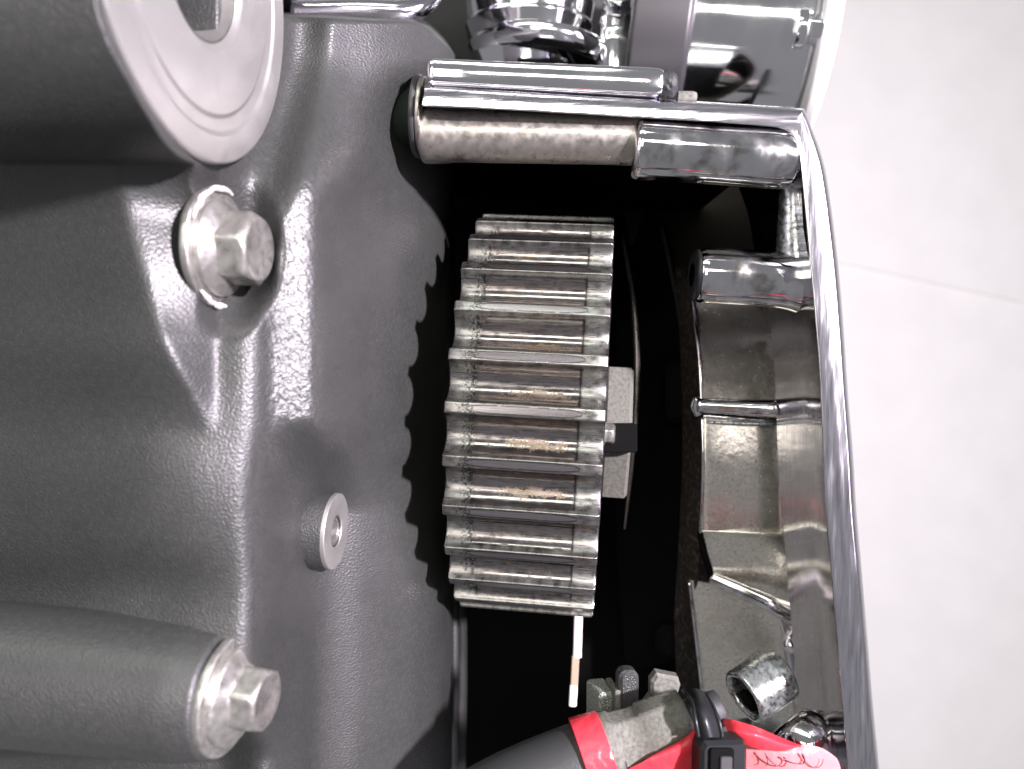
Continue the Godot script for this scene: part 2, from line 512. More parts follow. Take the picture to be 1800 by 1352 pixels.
# ------------------------------------------------------------ engine case
func lerp_list(l: Array, x: float) -> float:
	if x <= l[0][0]: return l[0][1]
	for i in l.size() - 1:
		if x <= l[i + 1][0]:
			var a: Array = l[i]
			var b: Array = l[i + 1]
			var t: float = (x - a[0]) / (float(b[0]) - a[0])
			var step: float = (float(b[1]) - a[1]) / (float(b[0]) - a[0])
			var m0: float = step if i == 0 else (float(b[1]) - l[i - 1][1]) / (float(b[0]) - l[i - 1][0])
			var m1: float = step if i + 2 >= l.size() else (float(l[i + 2][1]) - a[1]) / (float(l[i + 2][0]) - a[0])
			var w: float = float(b[0]) - a[0]
			return (2 * t * t * t - 3 * t * t + 1) * a[1] + (t * t * t - 2 * t * t + t) * w * m0 + (-2 * t * t * t + 3 * t * t) * b[1] + (t * t * t - t * t) * w * m1
	return l[-1][1]

func smax(a: float, b: float, k: float) -> float:
	var h := clampf(0.5 + 0.5 * (a - b) / k, 0.0, 1.0)
	return lerpf(b, a, h) + k * h * (1.0 - h)

func build_case() -> void:
	var root := thing("engine_case", "wrinkle-finished black engine case filling the left of the picture", "engine case", at(400, 700, 20))
	var cols := []
	var x := -220.0
	while x < 800.0:
		cols.append(x)
		x += 9.0 if x < 130 else (4.0 if x < 440.0 else 3.0)
	cols.append(800.0)
	var rows := []
	var y := -220.0
	while y < 1520.0:
		rows.append(y)
		y += 4.0
	var ledge := [[-220, 120], [190, 186], [300, 206], [450, 244], [600, 290], [700, 340], [760, 366], [1520, 366]]
	var right_top := [[470, 24], [540, 15.0], [600, 9.0], [680, 1.0], [740, -8.0], [775, -19.0], [792, -42.0], [800, -90.0]]
	var mid := [[-220, 8], [0, 24.5], [200, 37], [320, 41.0], [420, 41.0], [455, 39.2], [475, 36.8], [515, 34.4], [555, 31.8], [577, 26.5], [640, 6], [700, -12.5], [740, -26], [772, -40], [790, -60], [800, -100]]
	var low := [[-220, 8], [0, 24.5], [200, 37], [320, 41.0], [400, 41.2], [432, 40.2], [455, 37.0], [476, 31.0], [501, 21.0], [529, 10.5], [560, 0], [640, -9], [700, -18], [740, -27], [772, -40], [790, -60], [800, -100]]
	var lug_edge := [[-220, 186], [0, 186], [60, 202], [130, 236], [230, 298], [292, 380], [460, 400]]
	var wr := noise(0.78, 71, FastNoiseLite.TYPE_SIMPLEX_SMOOTH, 2)     # per mm
	var big := noise(0.03, 72, FastNoiseLite.TYPE_SIMPLEX_SMOOTH, 2)
	var P := PackedVector3Array()
	var tint := PackedColorArray()
	var mottle := noise(0.016, 77, FastNoiseLite.TYPE_SIMPLEX_SMOOTH, 6)
	for py: float in rows:
		var L := lerp_list(ledge, py)
		var facet := 10.0 * (1.0 - smoothstep(580.0, 775.0, py)) + 6.0 * (1.0 - smoothstep(130.0, 400.0, py))
		var zs := PackedFloat32Array()
		for px: float in cols:
			var z0 := lerpf(lerp_list(mid, px), lerp_list(low, px), smoothstep(730.0, 905.0, py)) + facet * (1.0 - clampf((px - L) / (lerpf(L + 110.0, 380.0, smoothstep(300.0, 560.0, py)) - L), 0.0, 1.0))
			var topw := 1.0 - smoothstep(90.0, lerpf(350.0, 255.0, smoothstep(560.0, 680.0, px)), py)
			if topw > 0.0 and px > 440.0: z0 = lerpf(z0, lerp_list(right_top, px), topw * smoothstep(440.0, 500.0, px))
			zs.append(z0)
		for pass_ in 8:
			var was := zs.duplicate()
			for i in range(1, zs.size() - 1):
				if cols[i] > 140.0 and cols[i] < 720.0: zs[i] = 0.25 * (was[i - 1] + 2.0 * was[i] + was[i + 1])
		for ci in cols.size():
			var px: float = cols[ci]
			var z: float = zs[ci]
			# the horizontal swell of the body and the bolt tube at the bottom
			var body := 1.0 - smoothstep(250.0, 470.0, px)
			z += body * (4.0 * exp(-pow((py - 830.0) / 130.0, 2.0)) - 3.5 * exp(-pow((py - 1040.0) / 60.0, 2.0)) - 1.5 * exp(-pow((py - 560.0) / 90.0, 2.0)))
			if py > 980.0 and px < 420.0:
				var dy := (py - 1216.0 - (px - 400.0) * 0.03) * 0.098
				var rt := 9.2
				var zt := 40.0 + (px - 411.0) * 0.010 + (sqrt(maxf(0.0, rt * rt - dy * dy)) if absf(dy) < rt else -absf(dy) * 4.0 + rt * 4.0)
				zt -= smoothstep(290.0, 345.0, px) * 60.0
				z = smax(z, zt, 4.0)
			if py > 1240.0: z -= smoothstep(1250.0, 1340.0, py) * 26.0 * (1.0 - smoothstep(380, 540, px))
			# the swell that carries the big lug
			if py < 460.0 and px < 420.0:
				var dl := (py + 64.0) * 0.0955
				var zl := 49.6 + (px - 363.0) * 0.012 + (sqrt(maxf(0.0, 33.4 * 33.4 - dl * dl)) if absf(dl) < 33.4 else -absf(dl) * 2.0 + 33.4 * 2.0)
				var edge := lerp_list(lug_edge, py)
				zl -= 70.0 * smoothstep(edge - 18.0, edge + 50.0, px)
				z = smax(z, zl, 18.0)
			var el2 := Vector2((px - 352.0) / 150.0, (py + 60.0) / 362.0).length()
			if el2 < 1.7 and px > 200.0:
				z = lerpf(z, minf(z, 46.0 - (px - 363.0) * 0.235), 1.0 - smoothstep(0.98, 1.6, el2))
			# spot face under the upper bolt
			var ell := Vector2((px - 384.0) / (72.0 if px < 384.0 else 82.0), (py - 436.0) / 122.0).length()
			if ell < 1.5:
				var plane := 36.2 - (px - 388.0) * 0.176
				z = lerpf(z, minf(z, plane), 1.0 - smoothstep(0.85, 1.35, ell) if px < 384.0 else 1.0 - smoothstep(0.65, 1.45, ell))
			z += 0.25 * big.get_noise_2d(px * 0.1, py * 0.1)
			# coarse casting skin along the fillet
			var rough := smoothstep(445.0, 480.0, px) * (1.0 - smoothstep(550.0, 566.0, px)) * smoothstep(180.0, 320.0, py) * (1.0 - smoothstep(860.0, 960.0, py))
			rough = maxf(rough, 1.2 * smoothstep(420.0, 445.0, px) * (1.0 - smoothstep(530.0, 565.0, px)) * smoothstep(820.0, 900.0, py) * (1.0 - smoothstep(990.0, 1080.0, py)))
			rough = maxf(rough, 0.8 * smoothstep(400.0, 430.0, px) * (1.0 - smoothstep(560.0, 640.0, px)) * smoothstep(190.0, 240.0, py) * (1.0 - smoothstep(330.0, 420.0, py)))
			var yy: float = py
			if py < 38.0 and px > 455.0:
				var k := smoothstep(455.0, 490.0, px)
				yy = lerpf(py, 38.0 + (py - 38.0) * 0.04 - 8.0 * smoothstep(480.0, 500.0, px) * (1.0 - smoothstep(520.0, 700.0, px)) + 62.0 * pow(clampf((px - 715.0) / 85.0, 0.0, 1.0), 2.0), k)
				z = lerpf(z, z + (py - 38.0) * 0.5, k)
			elif py < 130.0 and px > 715.0:
				yy = lerpf(py, lerpf(38.0 + 62.0 * pow((px - 715.0) / 85.0, 2.0), 130.0, (py - 38.0) / 92.0), 1.0)
			var p := at(px, yy, z)
			if rough > 0.0:
				var n := wr.get_noise_3d(p.x * 1000.0, p.y * 1000.0, p.z * 1000.0)
				p += Vector3(0.55, 0.1, 0.8) * n * rough * 0.17 * MM
			P.append(p)
			# mottled brownish reflection painted into the body colour, and a thin oily film here and there
			var d := mottle.get_noise_2d(px, py) * 0.5 + 0.5 * mottle.get_noise_2d(px * 4.0 + 500.0, py * 4.0)
			var brown_reflection := smoothstep(0.0, 0.3, d + 0.55 - Vector2((px - 110.0 - (py - 500.0) * 0.35) / 190.0, (py - 500.0) / 190.0).length() * 0.6)
			var film := 1.0 + 0.15 * mottle.get_noise_2d(px * 0.7 + 99.0, py * 0.7)
			tint.append(Color(film * (1.0 + 0.55 * brown_reflection), film * (1.0 + 0.22 * brown_reflection), film * (1.0 + 0.08 * brown_reflection)))
	var st := begin(0)
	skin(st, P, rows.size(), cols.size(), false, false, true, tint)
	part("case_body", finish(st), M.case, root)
	# big mounting lug with its machined face
	var c := at(363, -64, 52)
	part("mounting_lug", lathe(c - AX * 0.6 * MM, AX, soft([Vector2(-75, 33.0), Vector2(-14, 32.8), Vector2(-1.0, 32.3), Vector2(-0.2, 31.6), Vector2(-0.2, 12)], 0.8), 96), M.case, root)
	var face := part("machined_face", lathe(c, AX, soft([Vector2(-2, 32.5), Vector2(0, 32.4), Vector2(0.3, 32.0), Vector2(0.3, 27.6), Vector2(-0.25, 26.9), Vector2(-0.25, 24.6), Vector2(0.1, 24.0), Vector2(0.1, 13.6), Vector2(-0.9, 12.2), Vector2(-26, 12.0)], 0.3), 128), M.aluminium, root)
	part("bore_floor", lathe(c, AX, [Vector2(-24, 12.05), Vector2(-24, 0.05)], 48), M.cast_grey, face)
	# small threaded boss
	c = at(591, 934, 2)
	part("threaded_boss", lathe(c, AX, soft([Vector2(-22, 10.5), Vector2(-9, 9.3), Vector2(-0.3, 8.75), Vector2(-0.15, 8.5), Vector2(-0.15, 3.2)], 0.5), 64), M.case, root)
	var bf := part("boss_face", lathe(c, AX, soft([Vector2(-0.8, 8.8), Vector2(0, 8.75), Vector2(0.15, 8.55), Vector2(0.15, 3.9), Vector2(-0.5, 3.4), Vector2(-7, 3.3), Vector2(-7, 0.05)], 0.15), 64), M.aluminium, root)
	part("bushing", lathe(c, AX, soft([Vector2(-5, 3.25), Vector2(-0.4, 3.2), Vector2(-0.4, 2.5), Vector2(-5, 2.4)], 0.15), 40), M.zinc, bf)
	# pads under the two bolts
	part("bolt_pad", lathe(at(411, 1222, 40) - Vector3(1, -0.08, 0.2).normalized() * 1.9 * MM, Vector3(1, -0.04, 0.13), soft([Vector2(-110, 13.4), Vector2(-40, 12.9), Vector2(-6, 12.3), Vector2(-0.8, 11.4), Vector2(-0.3, 10.6), Vector2(-0.3, 3)], 1.0), 64), M.case, root)
	# the neck that carries the cover's upper standoff
	part("standoff_neck", lathe(at(738, 200, -14), Vector3(1, -0.05, 0.05), soft([Vector2(-12, 9.5), Vector2(-5, 7.2), Vector2(0, 7.0), Vector2(0, 1)], 1.0), 48, 0.012), M.neck, root)
	# ribs low down on the far wall of the case
	for r in [[806, -104.0, 3.0], [796, -92.0, 2.2]]:
		part("wall_rib", tube(PackedVector3Array([at(r[0], 960, r[1]), at(r[0] + 1, 1200, r[1]), at(r[0] - 3, 1460, r[1])]), [r[2], r[2], r[2]], 16), M.case_dark, root)

func hex(r: float) -> PackedVector2Array:
	var o := PackedVector2Array()
	for k in 6: o.append(Vector2(cos(TAU * k / 6), sin(TAU * k / 6)) * r)
	return o

# hexagonal head with a turned, chamfered top
func hex_head(c: Vector3, axis: Vector3, turn: float, flats: float, h: float) -> ArrayMesh:
	var b := frame_of(axis)
	var st := begin(0)
	var segs := 72
	var P := PackedVector3Array()
	var rc := flats / 2 / cos(PI / 6)
	for lv in 12:
		for k in segs:
			var t := TAU * k / segs
			var a := fposmod(t, PI / 3) - PI / 6
			var rh := minf(flats / 2 / cos(a), rc * 0.985)
			var z: float
			var r: float
			if lv == 0:
				z = 0.0
				r = rh + 0.5
			elif lv == 1:
				z = 0.4
				r = rh + 0.06
			elif lv < 7:
				z = 0.5 + (h - 1.3 - (rh - flats / 2) * 1.1) * (lv - 2) / 4.0
				r = rh
			elif lv == 7:
				z = h - 0.55 - (rh - flats / 2) * 0.55
				r = rh - 0.08
			elif lv == 8:
				z = h - 0.2
				r = flats / 2 - 0.3
			elif lv == 9:
				z = h - 0.02
				r = flats / 2 - 0.75
			elif lv == 10:
				z = h - 0.35
				r = flats / 2 - 1.5
			else:
				z = h - 0.4
				r = 0.02
			var q := t + turn
			P.append(c + (b.x * z + (b.y * cos(q) + b.z * sin(q)) * r) * MM)
	skin(st, P, 12, segs, true, true)
	return finish(st)

func flange_bolt(c: Vector3, axis: Vector3, rw: float, rf: float, flats: float, h: float, turn: float, label: String, chipped: bool) -> void:
	var a := axis.normalized()
	var o := thing("flange_bolt", label, "bolt", c, "flange bolts in the engine case")
	part("washer", lathe(c, a, soft([Vector2(-1.9, 3.0), Vector2(-1.9, rw - 0.2), Vector2(-1.4, rw), Vector2(-0.5, rw), Vector2(-0.2, rw - 0.4), Vector2(-0.2, 3.0)], 0.25), 96, 0.012 if chipped else 0.004), M.zinc, o)
	if chipped:
		var fb := frame_of(a)
		var chip := noise(0.6, 93)
		for arc in [[-0.25, 1.25], [2.5, 3.35]]:
			var q := []
			for i in 15:
				var t: float = lerpf(arc[0], arc[1], i / 14.0)
				q.append(c + (fb.x * (0.3 + 0.35 * chip.get_noise_1d(i * 3.0)) + (fb.y * cos(t) + fb.z * sin(t)) * (rw - 0.25 + 0.35 * chip.get_noise_1d(i * 2.0 + 50.0))) * MM)
			part("paint_chip", tube(curve(q, 3), [0.25, 0.6, 0.45, 0.65, 0.3], 10), M.chip, o)
	part("flange", lathe(c, a, soft([Vector2(-0.2, rf), Vector2(0.6, rf + 0.1), Vector2(1.1, rf - 0.4), Vector2(2.0, flats * 0.58), Vector2(2.6, flats * 0.5), Vector2(2.6, 1.0)], 0.4), 80), M.zinc, o)
	part("hex_head", hex_head(c + a * 1.6 * MM, a, turn, flats, h), M.zinc, o)

func build_bolts() -> void:
	flange_bolt(at(388, 436, 38), Vector3(1, -0.058, 0.15), 11.0, 9.0, 12.2, 6.3, 0.35, "upper silver flange bolt with a chipped washer, below the big machined lug", true)
	flange_bolt(at(411, 1222, 40), Vector3(1, -0.085, 0.2), 10.8, 9.0, 10.6, 5.3, 0.1, "lower silver flange bolt at the end of the horizontal black tube", false)

# ------------------------------------------------------------ dark hollow behind the pulley
func wall_piece(called: String, a: Vector3, b: Vector3, c: Vector3, d: Vector3, parent: Node3D, m: Material) -> void:
	part(called, sheet([[a, a.lerp(b, 0.5), b], [d.lerp(a, 0.5), (a + b + c + d) / 4, b.lerp(c, 0.5)], [d, d.lerp(c, 0.5), c]], 2, 2.0), m, parent)

func build_cavity() -> void:
	var o := thing("dark_enclosure", "black sheets added round the hollow behind the pulley to keep it dark", "dark enclosure", at(1000, 700, -135))
	var back := -150.0  # near-black sheets added round the hollow so it stays dark
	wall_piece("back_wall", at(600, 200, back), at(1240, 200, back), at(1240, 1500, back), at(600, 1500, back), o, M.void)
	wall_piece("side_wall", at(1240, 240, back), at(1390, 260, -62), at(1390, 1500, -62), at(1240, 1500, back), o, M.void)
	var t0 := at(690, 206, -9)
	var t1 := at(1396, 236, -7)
	wall_piece("shade_roof", t0, t1, Vector3(t1.x, t1.y + 0.004, back * MM), Vector3(t0.x, t0.y + 0.004, back * MM), o, M.void)  # unseen roof sheet, added to keep light off the pulley top
	var g := thing("belt_guard", "black curved belt guard edge between the pulley and the chrome cover", "belt guard", at(1150, 700, -90))
	part("guard_plate", sheet([[at(1105, 380, -112), at(1135, 370, -108), at(1165, 395, -98)], [at(1085, 560, -104), at(1140, 560, -98), at(1196, 560, -84)], [at(1080, 760, -100), at(1140, 760, -92), at(1204, 760, -78)], [at(1085, 960, -104), at(1140, 960, -96), at(1198, 960, -82)], [at(1100, 1180, -112), at(1150, 1170, -106), at(1185, 1160, -96)]], 8, 1.5), M.void, g)
	part("guard_lip", tube(curve([at(1163, 398, -97), at(1180, 480, -90), at(1197, 580, -83), at(1204, 760, -77), at(1197, 940, -81), at(1186, 1100, -91)], 8), [0.5, 0.7, 0.7, 0.5], 12), M.satin_black, g)
	part("guard_ring", tube(curve([at(1096, 420, -92), at(1112, 520, -84), at(1119, 610, -80), at(1118, 700, -79), at(1110, 820, -80), at(1098, 930, -84)], 8), [0.3, 0.9, 1.2, 0.8, 0.3], 12), M.steel, g)
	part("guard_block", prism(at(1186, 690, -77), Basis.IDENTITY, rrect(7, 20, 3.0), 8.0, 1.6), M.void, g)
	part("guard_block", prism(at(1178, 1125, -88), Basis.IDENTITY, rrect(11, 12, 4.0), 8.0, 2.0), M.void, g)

# ------------------------------------------------------------ pulley
func build_pulley() -> void:
	var C := Vector3(8.84, -8.49, -59.1) * MM
	var b := frame_of(AX, Vector3.UP)
	var e2 := (Vector3(0, 0, 1) - AX * AX.z).normalized()      # towards the viewer
	var e1 := AX.cross(e2)                                      # with growing angle
	var R := 59.54
	var W := 38.1
	var N := 29
	var dth := TAU / N
	var depth := 4.7
	var o := thing("belt_pulley", "worn steel toothed belt pulley with rust stains in its grooves", "pulley", C)
	# one tooth: from groove bottom to groove bottom
	var prof := []
	for i in 41:
		var s := -1.0 + i / 20.0
		var v := 0.5 + 0.5 * signf(s) * (absf(s) if false else absf(s))
		prof.append(v)
	var vs := [0.0, 0.03, 0.06, 0.10, 0.14, 0.18, 0.22, 0.26, 0.295, 0.325, 0.345, 0.36, 0.372, 0.38, 0.386, 0.389, 0.394, 0.400, 0.408, 0.43, 0.46]
	var full := vs.duplicate()
	full.append(0.5)
	for i in range(vs.size() - 1, -1, -1): full.append(1.0 - vs[i])
	var rad := func(v: float) -> float:
		var dv := absf(v - 0.5)
		if dv < 0.092: return R
		if dv < 0.112: return R - 0.22 * pow((dv - 0.092) / 0.02, 2.0)
		var w := (dv - 0.112) / 0.388
		return R - 0.22 - depth * pow(1.0 - pow(1.0 - w, 2.0), 0.58)
	var us := [0.0, 0.006, 0.014, 0.1, 0.3, 0.5, 0.7, 0.9, 0.986, 0.994, 1.0]
	var rs := [-0.55, -0.16, 0.0, 0.0, 0.0, 0.0, 0.0, 0.0, 0.0, -0.16, -0.55]
	var P := PackedVector3Array()
	for j in us.size():
		for v in full:
			var r: float = rad.call(v) + rs[j]
			var th: float = (v - 0.5) * dth
			P.append(Vector3((us[j] - 0.5) * W, sin(th) * r, cos(th) * r) * MM)   # x along the axis, z outwards
	var st := begin(0)
	var nv := full.size()
	for r in us.size() - 1:
		for c in nv - 1:
			for k in [[0, 0], [1, 1], [1, 0], [0, 0], [0, 1], [1, 1]]:
				var i: int = r + k[0]
				var j: int = c + k[1]
				st.set_uv(Vector2(us[i], full[j]))
				st.add_vertex(P[i * nv + j])
	# the two flat ends, down to the rim ring
	for side in [0, us.size() - 1]:
		st.set_smooth_group(1 + side)
		for c in nv - 1:
			var a := P[side * nv + c]
			var d := P[side * nv + c + 1]
			var ki := 0.87
			var a2 := Vector3(a.x, a.y * ki, a.z * ki)
			var d2 := Vector3(d.x, d.y * ki, d.z * ki)
			for v in ([a, a2, d, d, a2, d2] if side == 0 else [a, d, a2, d, d2, a2]):
				st.set_uv(Vector2(0.02 if side == 0 else 0.98, 0.3))
				st.add_vertex(v)
	var tooth := finish(st)
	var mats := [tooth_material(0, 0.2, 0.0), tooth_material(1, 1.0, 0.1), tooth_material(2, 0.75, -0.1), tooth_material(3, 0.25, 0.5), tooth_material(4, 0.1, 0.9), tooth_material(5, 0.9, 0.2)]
	var pick := [3, 4, 0, 3, 0, 1, 2, 5, 2, 0, 3, 4, 4]            # the thirteen in view, top to bottom
	for k in N:
		var th := -1.332 + k * dth
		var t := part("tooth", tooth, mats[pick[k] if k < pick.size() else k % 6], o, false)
		var out := e2 * cos(th) + e1 * sin(th)
		var along := -e2 * sin(th) + e1 * cos(th)
		t.basis = Basis(AX, along, out)
	part("rim_ring", lathe(C, AX, soft([Vector2(-W / 2 + 0.4, 46), Vector2(-W / 2 + 0.4, R * 0.9), Vector2(W / 2 - 0.4, R * 0.9), Vector2(W / 2 - 0.4, 46), Vector2(-W / 2 + 0.4, 46)], 0.2), 96), M.steel, o)
	part("web", lathe(C, AX, soft([Vector2(-6, 20), Vector2(-4, 46), Vector2(4, 46), Vector2(8, 22), Vector2(19, 20), Vector2(19, 8), Vector2(-6, 8)], 1.0), 64), M.cast_grey, o)
	# nut, its lock plate and screw
	var nb := frame_of(AX)
	var fr := Basis(nb.y, nb.z, nb.x)
	var nut := thing("pulley_nut", "pitted grey hexagon nut on the pulley shaft right of the teeth", "nut", C + AX * 27 * MM)
	var poly := PackedVector2Array()
	for k in 6: poly.append(Vector2(cos(TAU * k / 6 + PI / 6 + 0.03), sin(TAU * k / 6 + PI / 6 + 0.03)) * 22.0)
	part("nut_body", prism(C + AX * 23.0 * MM - Vector3(0, 0.004, 0), fr, poly, 8.0, 0.9), M.cast_grey, nut)
	var lp := thing("lock_plate", "dark lock plate across the corner of the pulley nut", "lock plate", at(1078, 772, -36))
	part("plate", prism(at(1087, 769, -36), Basis(AX, 0.0), rrect(9.6, 8.0, 0.8), 7.0, 0.3), M.void, lp)
	part("screw_head", hex_head(at(1062, 762, -32), AX, 0.2, 5.4, 3.0), M.zinc, thing("lock_screw", "small bright screw holding the lock plate beside the pulley", "screw", at(1062, 762, -32)))

# ------------------------------------------------------------ chrome cover
func build_cover() -> void:
	var o := thing("pulley_cover", "chrome pulley cover standing open with oily ribs inside, right of the pulley", "cover", at(1440, 760, -20))
	# rim: inner and outer edge of the polished face, left end of the top bar first
	var I := [[742, 187], [900, 194], [1100, 206], [1250, 215], [1345, 222], [1378, 228], [1396, 243], [1404, 268], [1410, 320], [1421, 440], [1432, 560], [1440, 660], [1445, 780], [1449, 880], [1460, 1000], [1470, 1120], [1480, 1240], [1490, 1352], [1499, 1470]]
	var O := [[748, 148], [900, 158], [1100, 170], [1250, 179], [1350, 185], [1408, 189], [1414, 193], [1427, 225], [1451, 300], [1471, 440], [1482, 560], [1491, 690], [1500, 800], [1506, 900], [1515, 1000], [1525, 1120], [1535, 1240], [1546, 1352], [1557, 1470]]
	var li := []
	var lo := []
	for i in I.size():
		li.append(Vector3(I[i][0], I[i][1], 0))
		lo.append(Vector3(O[i][0], O[i][1], 0))
	var ci := curve(li, 8)
	var co := curve(lo, 8)
	# across the rim: how far from inner to outer edge, and depth
	var sect := [[0.03, -34.0], [0.01, -12.0], [0.0, -1.0], [0.0, 3.2], [0.004, 3.6], [0.025, 4.05], [0.045, 4.2], [0.07, 4.22], [0.45, 4.25], [0.80, 4.22], [0.835, 4.15], [0.86, 3.95], [0.93, 2.7], [0.98, 1.0], [0.995, 0.2], [1.0, -2.0], [1.0, -14.0], [0.93, -60.0]]
	var corner := 48
	for rail in 2:
		var P := PackedVector3Array()
		var from := 0 if rail == 0 else corner
		var to := corner if rail == 0 else ci.size() - 1
		for i in range(from, to + 1):
			for s in sect:
				var q := ci[i].lerp(co[i], s[0])
				P.append(at(q.x, q.y, s[1]) if s[1] > -3.0 else at(q.x, q.y, -2.0) + Vector3(0, 0, (s[1] + 2.0) * MM))
		var st := begin(0)
		skin(st, P, to - from + 1, sect.size(), false, true)
		part(["top_rail", "side_rail"][rail], finish(st), [M.rail_across, M.rail_down][rail], o)
	# inner face of the outer wall, falling away from the rim
	var rows := []
	for p in [[1404, 330, 1395, 1385], [1421, 440, 1400, 1378], [1432, 560, 1408, 1376], [1444, 760, 1412, 1377], [1449, 900, 1414, 1382], [1461, 1010, 1430, 1404], [1470, 1120, 1446, 1420], [1490, 1352, 1462, 1434], [1500, 1480, 1470, 1440]]:
		rows.append([at(p[0] + 4, p[1], -4), at(p[0] - 2, p[1], -15), at(p[2], p[1], -28), at(p[3], p[1], -46)])
	part("inner_wall", sheet(rows, 6, 1.0), M.panel, o)
	# upper corner of the cover, its shade painted in as near-black
	part("corner_hollow", sheet([[at(1100, 270, -110), at(1240, 270, -104), at(1350, 270, -70), at(1410, 268, -12)], [at(1100, 380, -110), at(1240, 380, -100), at(1345, 385, -64), at(1404, 385, -14)], [at(1130, 500, -104), at(1240, 500, -92), at(1340, 505, -60), at(1402, 505, -18)], [at(1200, 560, -90), at(1250, 570, -80), at(1340, 580, -60), at(1400, 585, -24)]], 6, 1.0), M.panel_shade, o)
	# ring wall: a drum standing up from the cover, seen on its outside, in panels between ribs
	var zc := func(py: float) -> float: return -102.0 + sqrt(maxf(0.0, 60.0 * 60.0 - pow((py - 800.0) * 0.163, 2.0)))
	var edge_l := [[470, 1208], [540, 1219], [620, 1228], [705, 1234], [800, 1236], [930, 1232]]
	var edge_r := [[470, 1362], [540, 1366], [620, 1370], [705, 1374], [800, 1377], [930, 1380]]
	for pn in [[480.0, 706.0], [734.0, 932.0]]:
		var rr := []
		for i in 6:
			var py: float = lerpf(pn[0], pn[1], i / 5.0)
			var l := lerp_list(edge_l, py)
			var r := lerp_list(edge_r, py)
			var z: float = zc.call(py)
			var s := 0.4 if i in [0, 5] else 0.0
			rr.append([at(l, py - 1, z - 0.8), at(l + 7, py, z + s), at(lerpf(l, r, 0.35), py + 2, z - 0.7 + s), at(lerpf(l, r, 0.7), py + 4, z - 0.7 + s), at(r - 8, py + 6, z - 0.4 + s), at(r, py + 6, z + 0.9 + s), at(r + 9, py + 6, z - 1.0)])
		part("ring_panel", sheet(rr, 5, 1.0), M.panel, o)
	part("ring_panel", sheet([[at(1232, 936, -49.5), at(1300, 940, -48), at(1380, 944, -46.5)], [at(1240, 975, -53), at(1320, 985, -52), at(1402, 1010, -50)], [at(1252, 1012, -57), at(1340, 1050, -56), at(1434, 1090, -50)]], 6, 1.0), M.panel, o)
	part("ring_panel", sheet([[at(1212, 1020, -62), at(1290, 1035, -60.5), at(1345, 1060, -59), at(1372, 1080, -57)], [at(1220, 1100, -64), at(1290, 1110, -62.5), at(1360, 1120, -61), at(1384, 1130, -58)], [at(1232, 1220, -66), at(1300, 1230, -64), at(1378, 1240, -62), at(1402, 1245, -58)], [at(1240, 1400, -68), at(1310, 1400, -66), at(1400, 1400, -64), at(1430, 1400, -60)]], 6, 1.0), M.panel, o)
	part("inner_wall", sheet([[at(1376, 1086, -56), at(1420, 1090, -52), at(1464, 1060, -6)], [at(1390, 1160, -58), at(1440, 1160, -46), at(1474, 1160, -6)], [at(1404, 1250, -58), at(1450, 1250, -46), at(1483, 1250, -6)], [at(1430, 1400, -60), at(1460, 1400, -46), at(1496, 1400, -6)]], 6, 1.0), M.panel, o)
	# ribs and beads
	var rib := func(called: String, pts: Array, radii: Array, m: Material, sq := 1.0): part(called, tube(curve(pts, 8), radii, 20, sq), m, o)
	rib.call("cross_rib", [at(1226, 712, -40.5), at(1300, 716, -38.5), at(1378, 719, -35), at(1412, 716, -22), at(1444, 712, -8)], [2.0, 2.3, 2.7, 3.0, 2.6], M.chrome)
	rib.call("cross_rib_foot", [at(1236, 731, -42), at(1300, 736, -41.5), at(1376, 742, -41)], [0.6, 0.7, 0.7], M.chrome)
	rib.call("crease_bead", [at(1230, 933, -47), at(1300, 936, -46), at(1380, 940, -45)], [0.5, 0.7, 0.6], M.panel)
	rib.call("diagonal_rib", [at(1250, 1014, -56), at(1310, 1040, -52), at(1380, 1072, -45), at(1434, 1096, -32), at(1466, 1100, -10)], [1.9, 2.3, 2.9, 3.5, 2.8], M.chrome)
	rib.call("panel_bead", [at(1360, 545, -46), at(1367, 610, -43), at(1373, 700, -40)], [0.6, 0.9, 0.8], M.plated)
	rib.call("panel_bead", [at(1375, 744, -40), at(1378, 830, -39), at(1380, 936, -43)], [0.7, 0.9, 0.7], M.plated)
	rib.call("panel_bead", [at(1242, 742, -42.6), at(1310, 745, -41.5), at(1374, 746, -41)], [0.5, 0.6, 0.5], M.plated)
	rib.call("panel_bead", [at(1380, 944, -46), at(1398, 990, -49), at(1434, 1086, -48)], [0.5, 0.7, 0.5], M.panel)
	rib.call("panel_bead", [at(1370, 1082, -56), at(1384, 1130, -57), at(1402, 1236, -57)], [0.6, 0.7, 0.7], M.bright)
	rib.call("ring_edge", [at(1208, 476, -58), at(1219, 545, -51), at(1229, 625, -45.5), at(1233, 708, -43.5)], [0.4, 0.6, 0.6, 0.5], M.chrome)
	rib.call("ring_edge", [at(1234, 734, -43.5), at(1236, 800, -42.3), at(1235, 870, -43.5), at(1231, 936, -47)], [0.5, 0.5, 0.5, 0.5], M.chrome)
	rib.call("ring_edge", [at(1230, 936, -48), at(1240, 980, -52), at(1250, 1014, -56)], [0.8, 1.0, 1.0], M.void)
	rib.call("ring_edge", [at(1212, 1024, -61), at(1220, 1090, -62), at(1234, 1212, -64)], [0.6, 0.7, 0.6], M.chrome)
	rib.call("ring_notch", [at(1226, 700, -41), at(1222, 714, -42), at(1228, 730, -42)], [1.2, 1.6, 1.2], M.chrome)
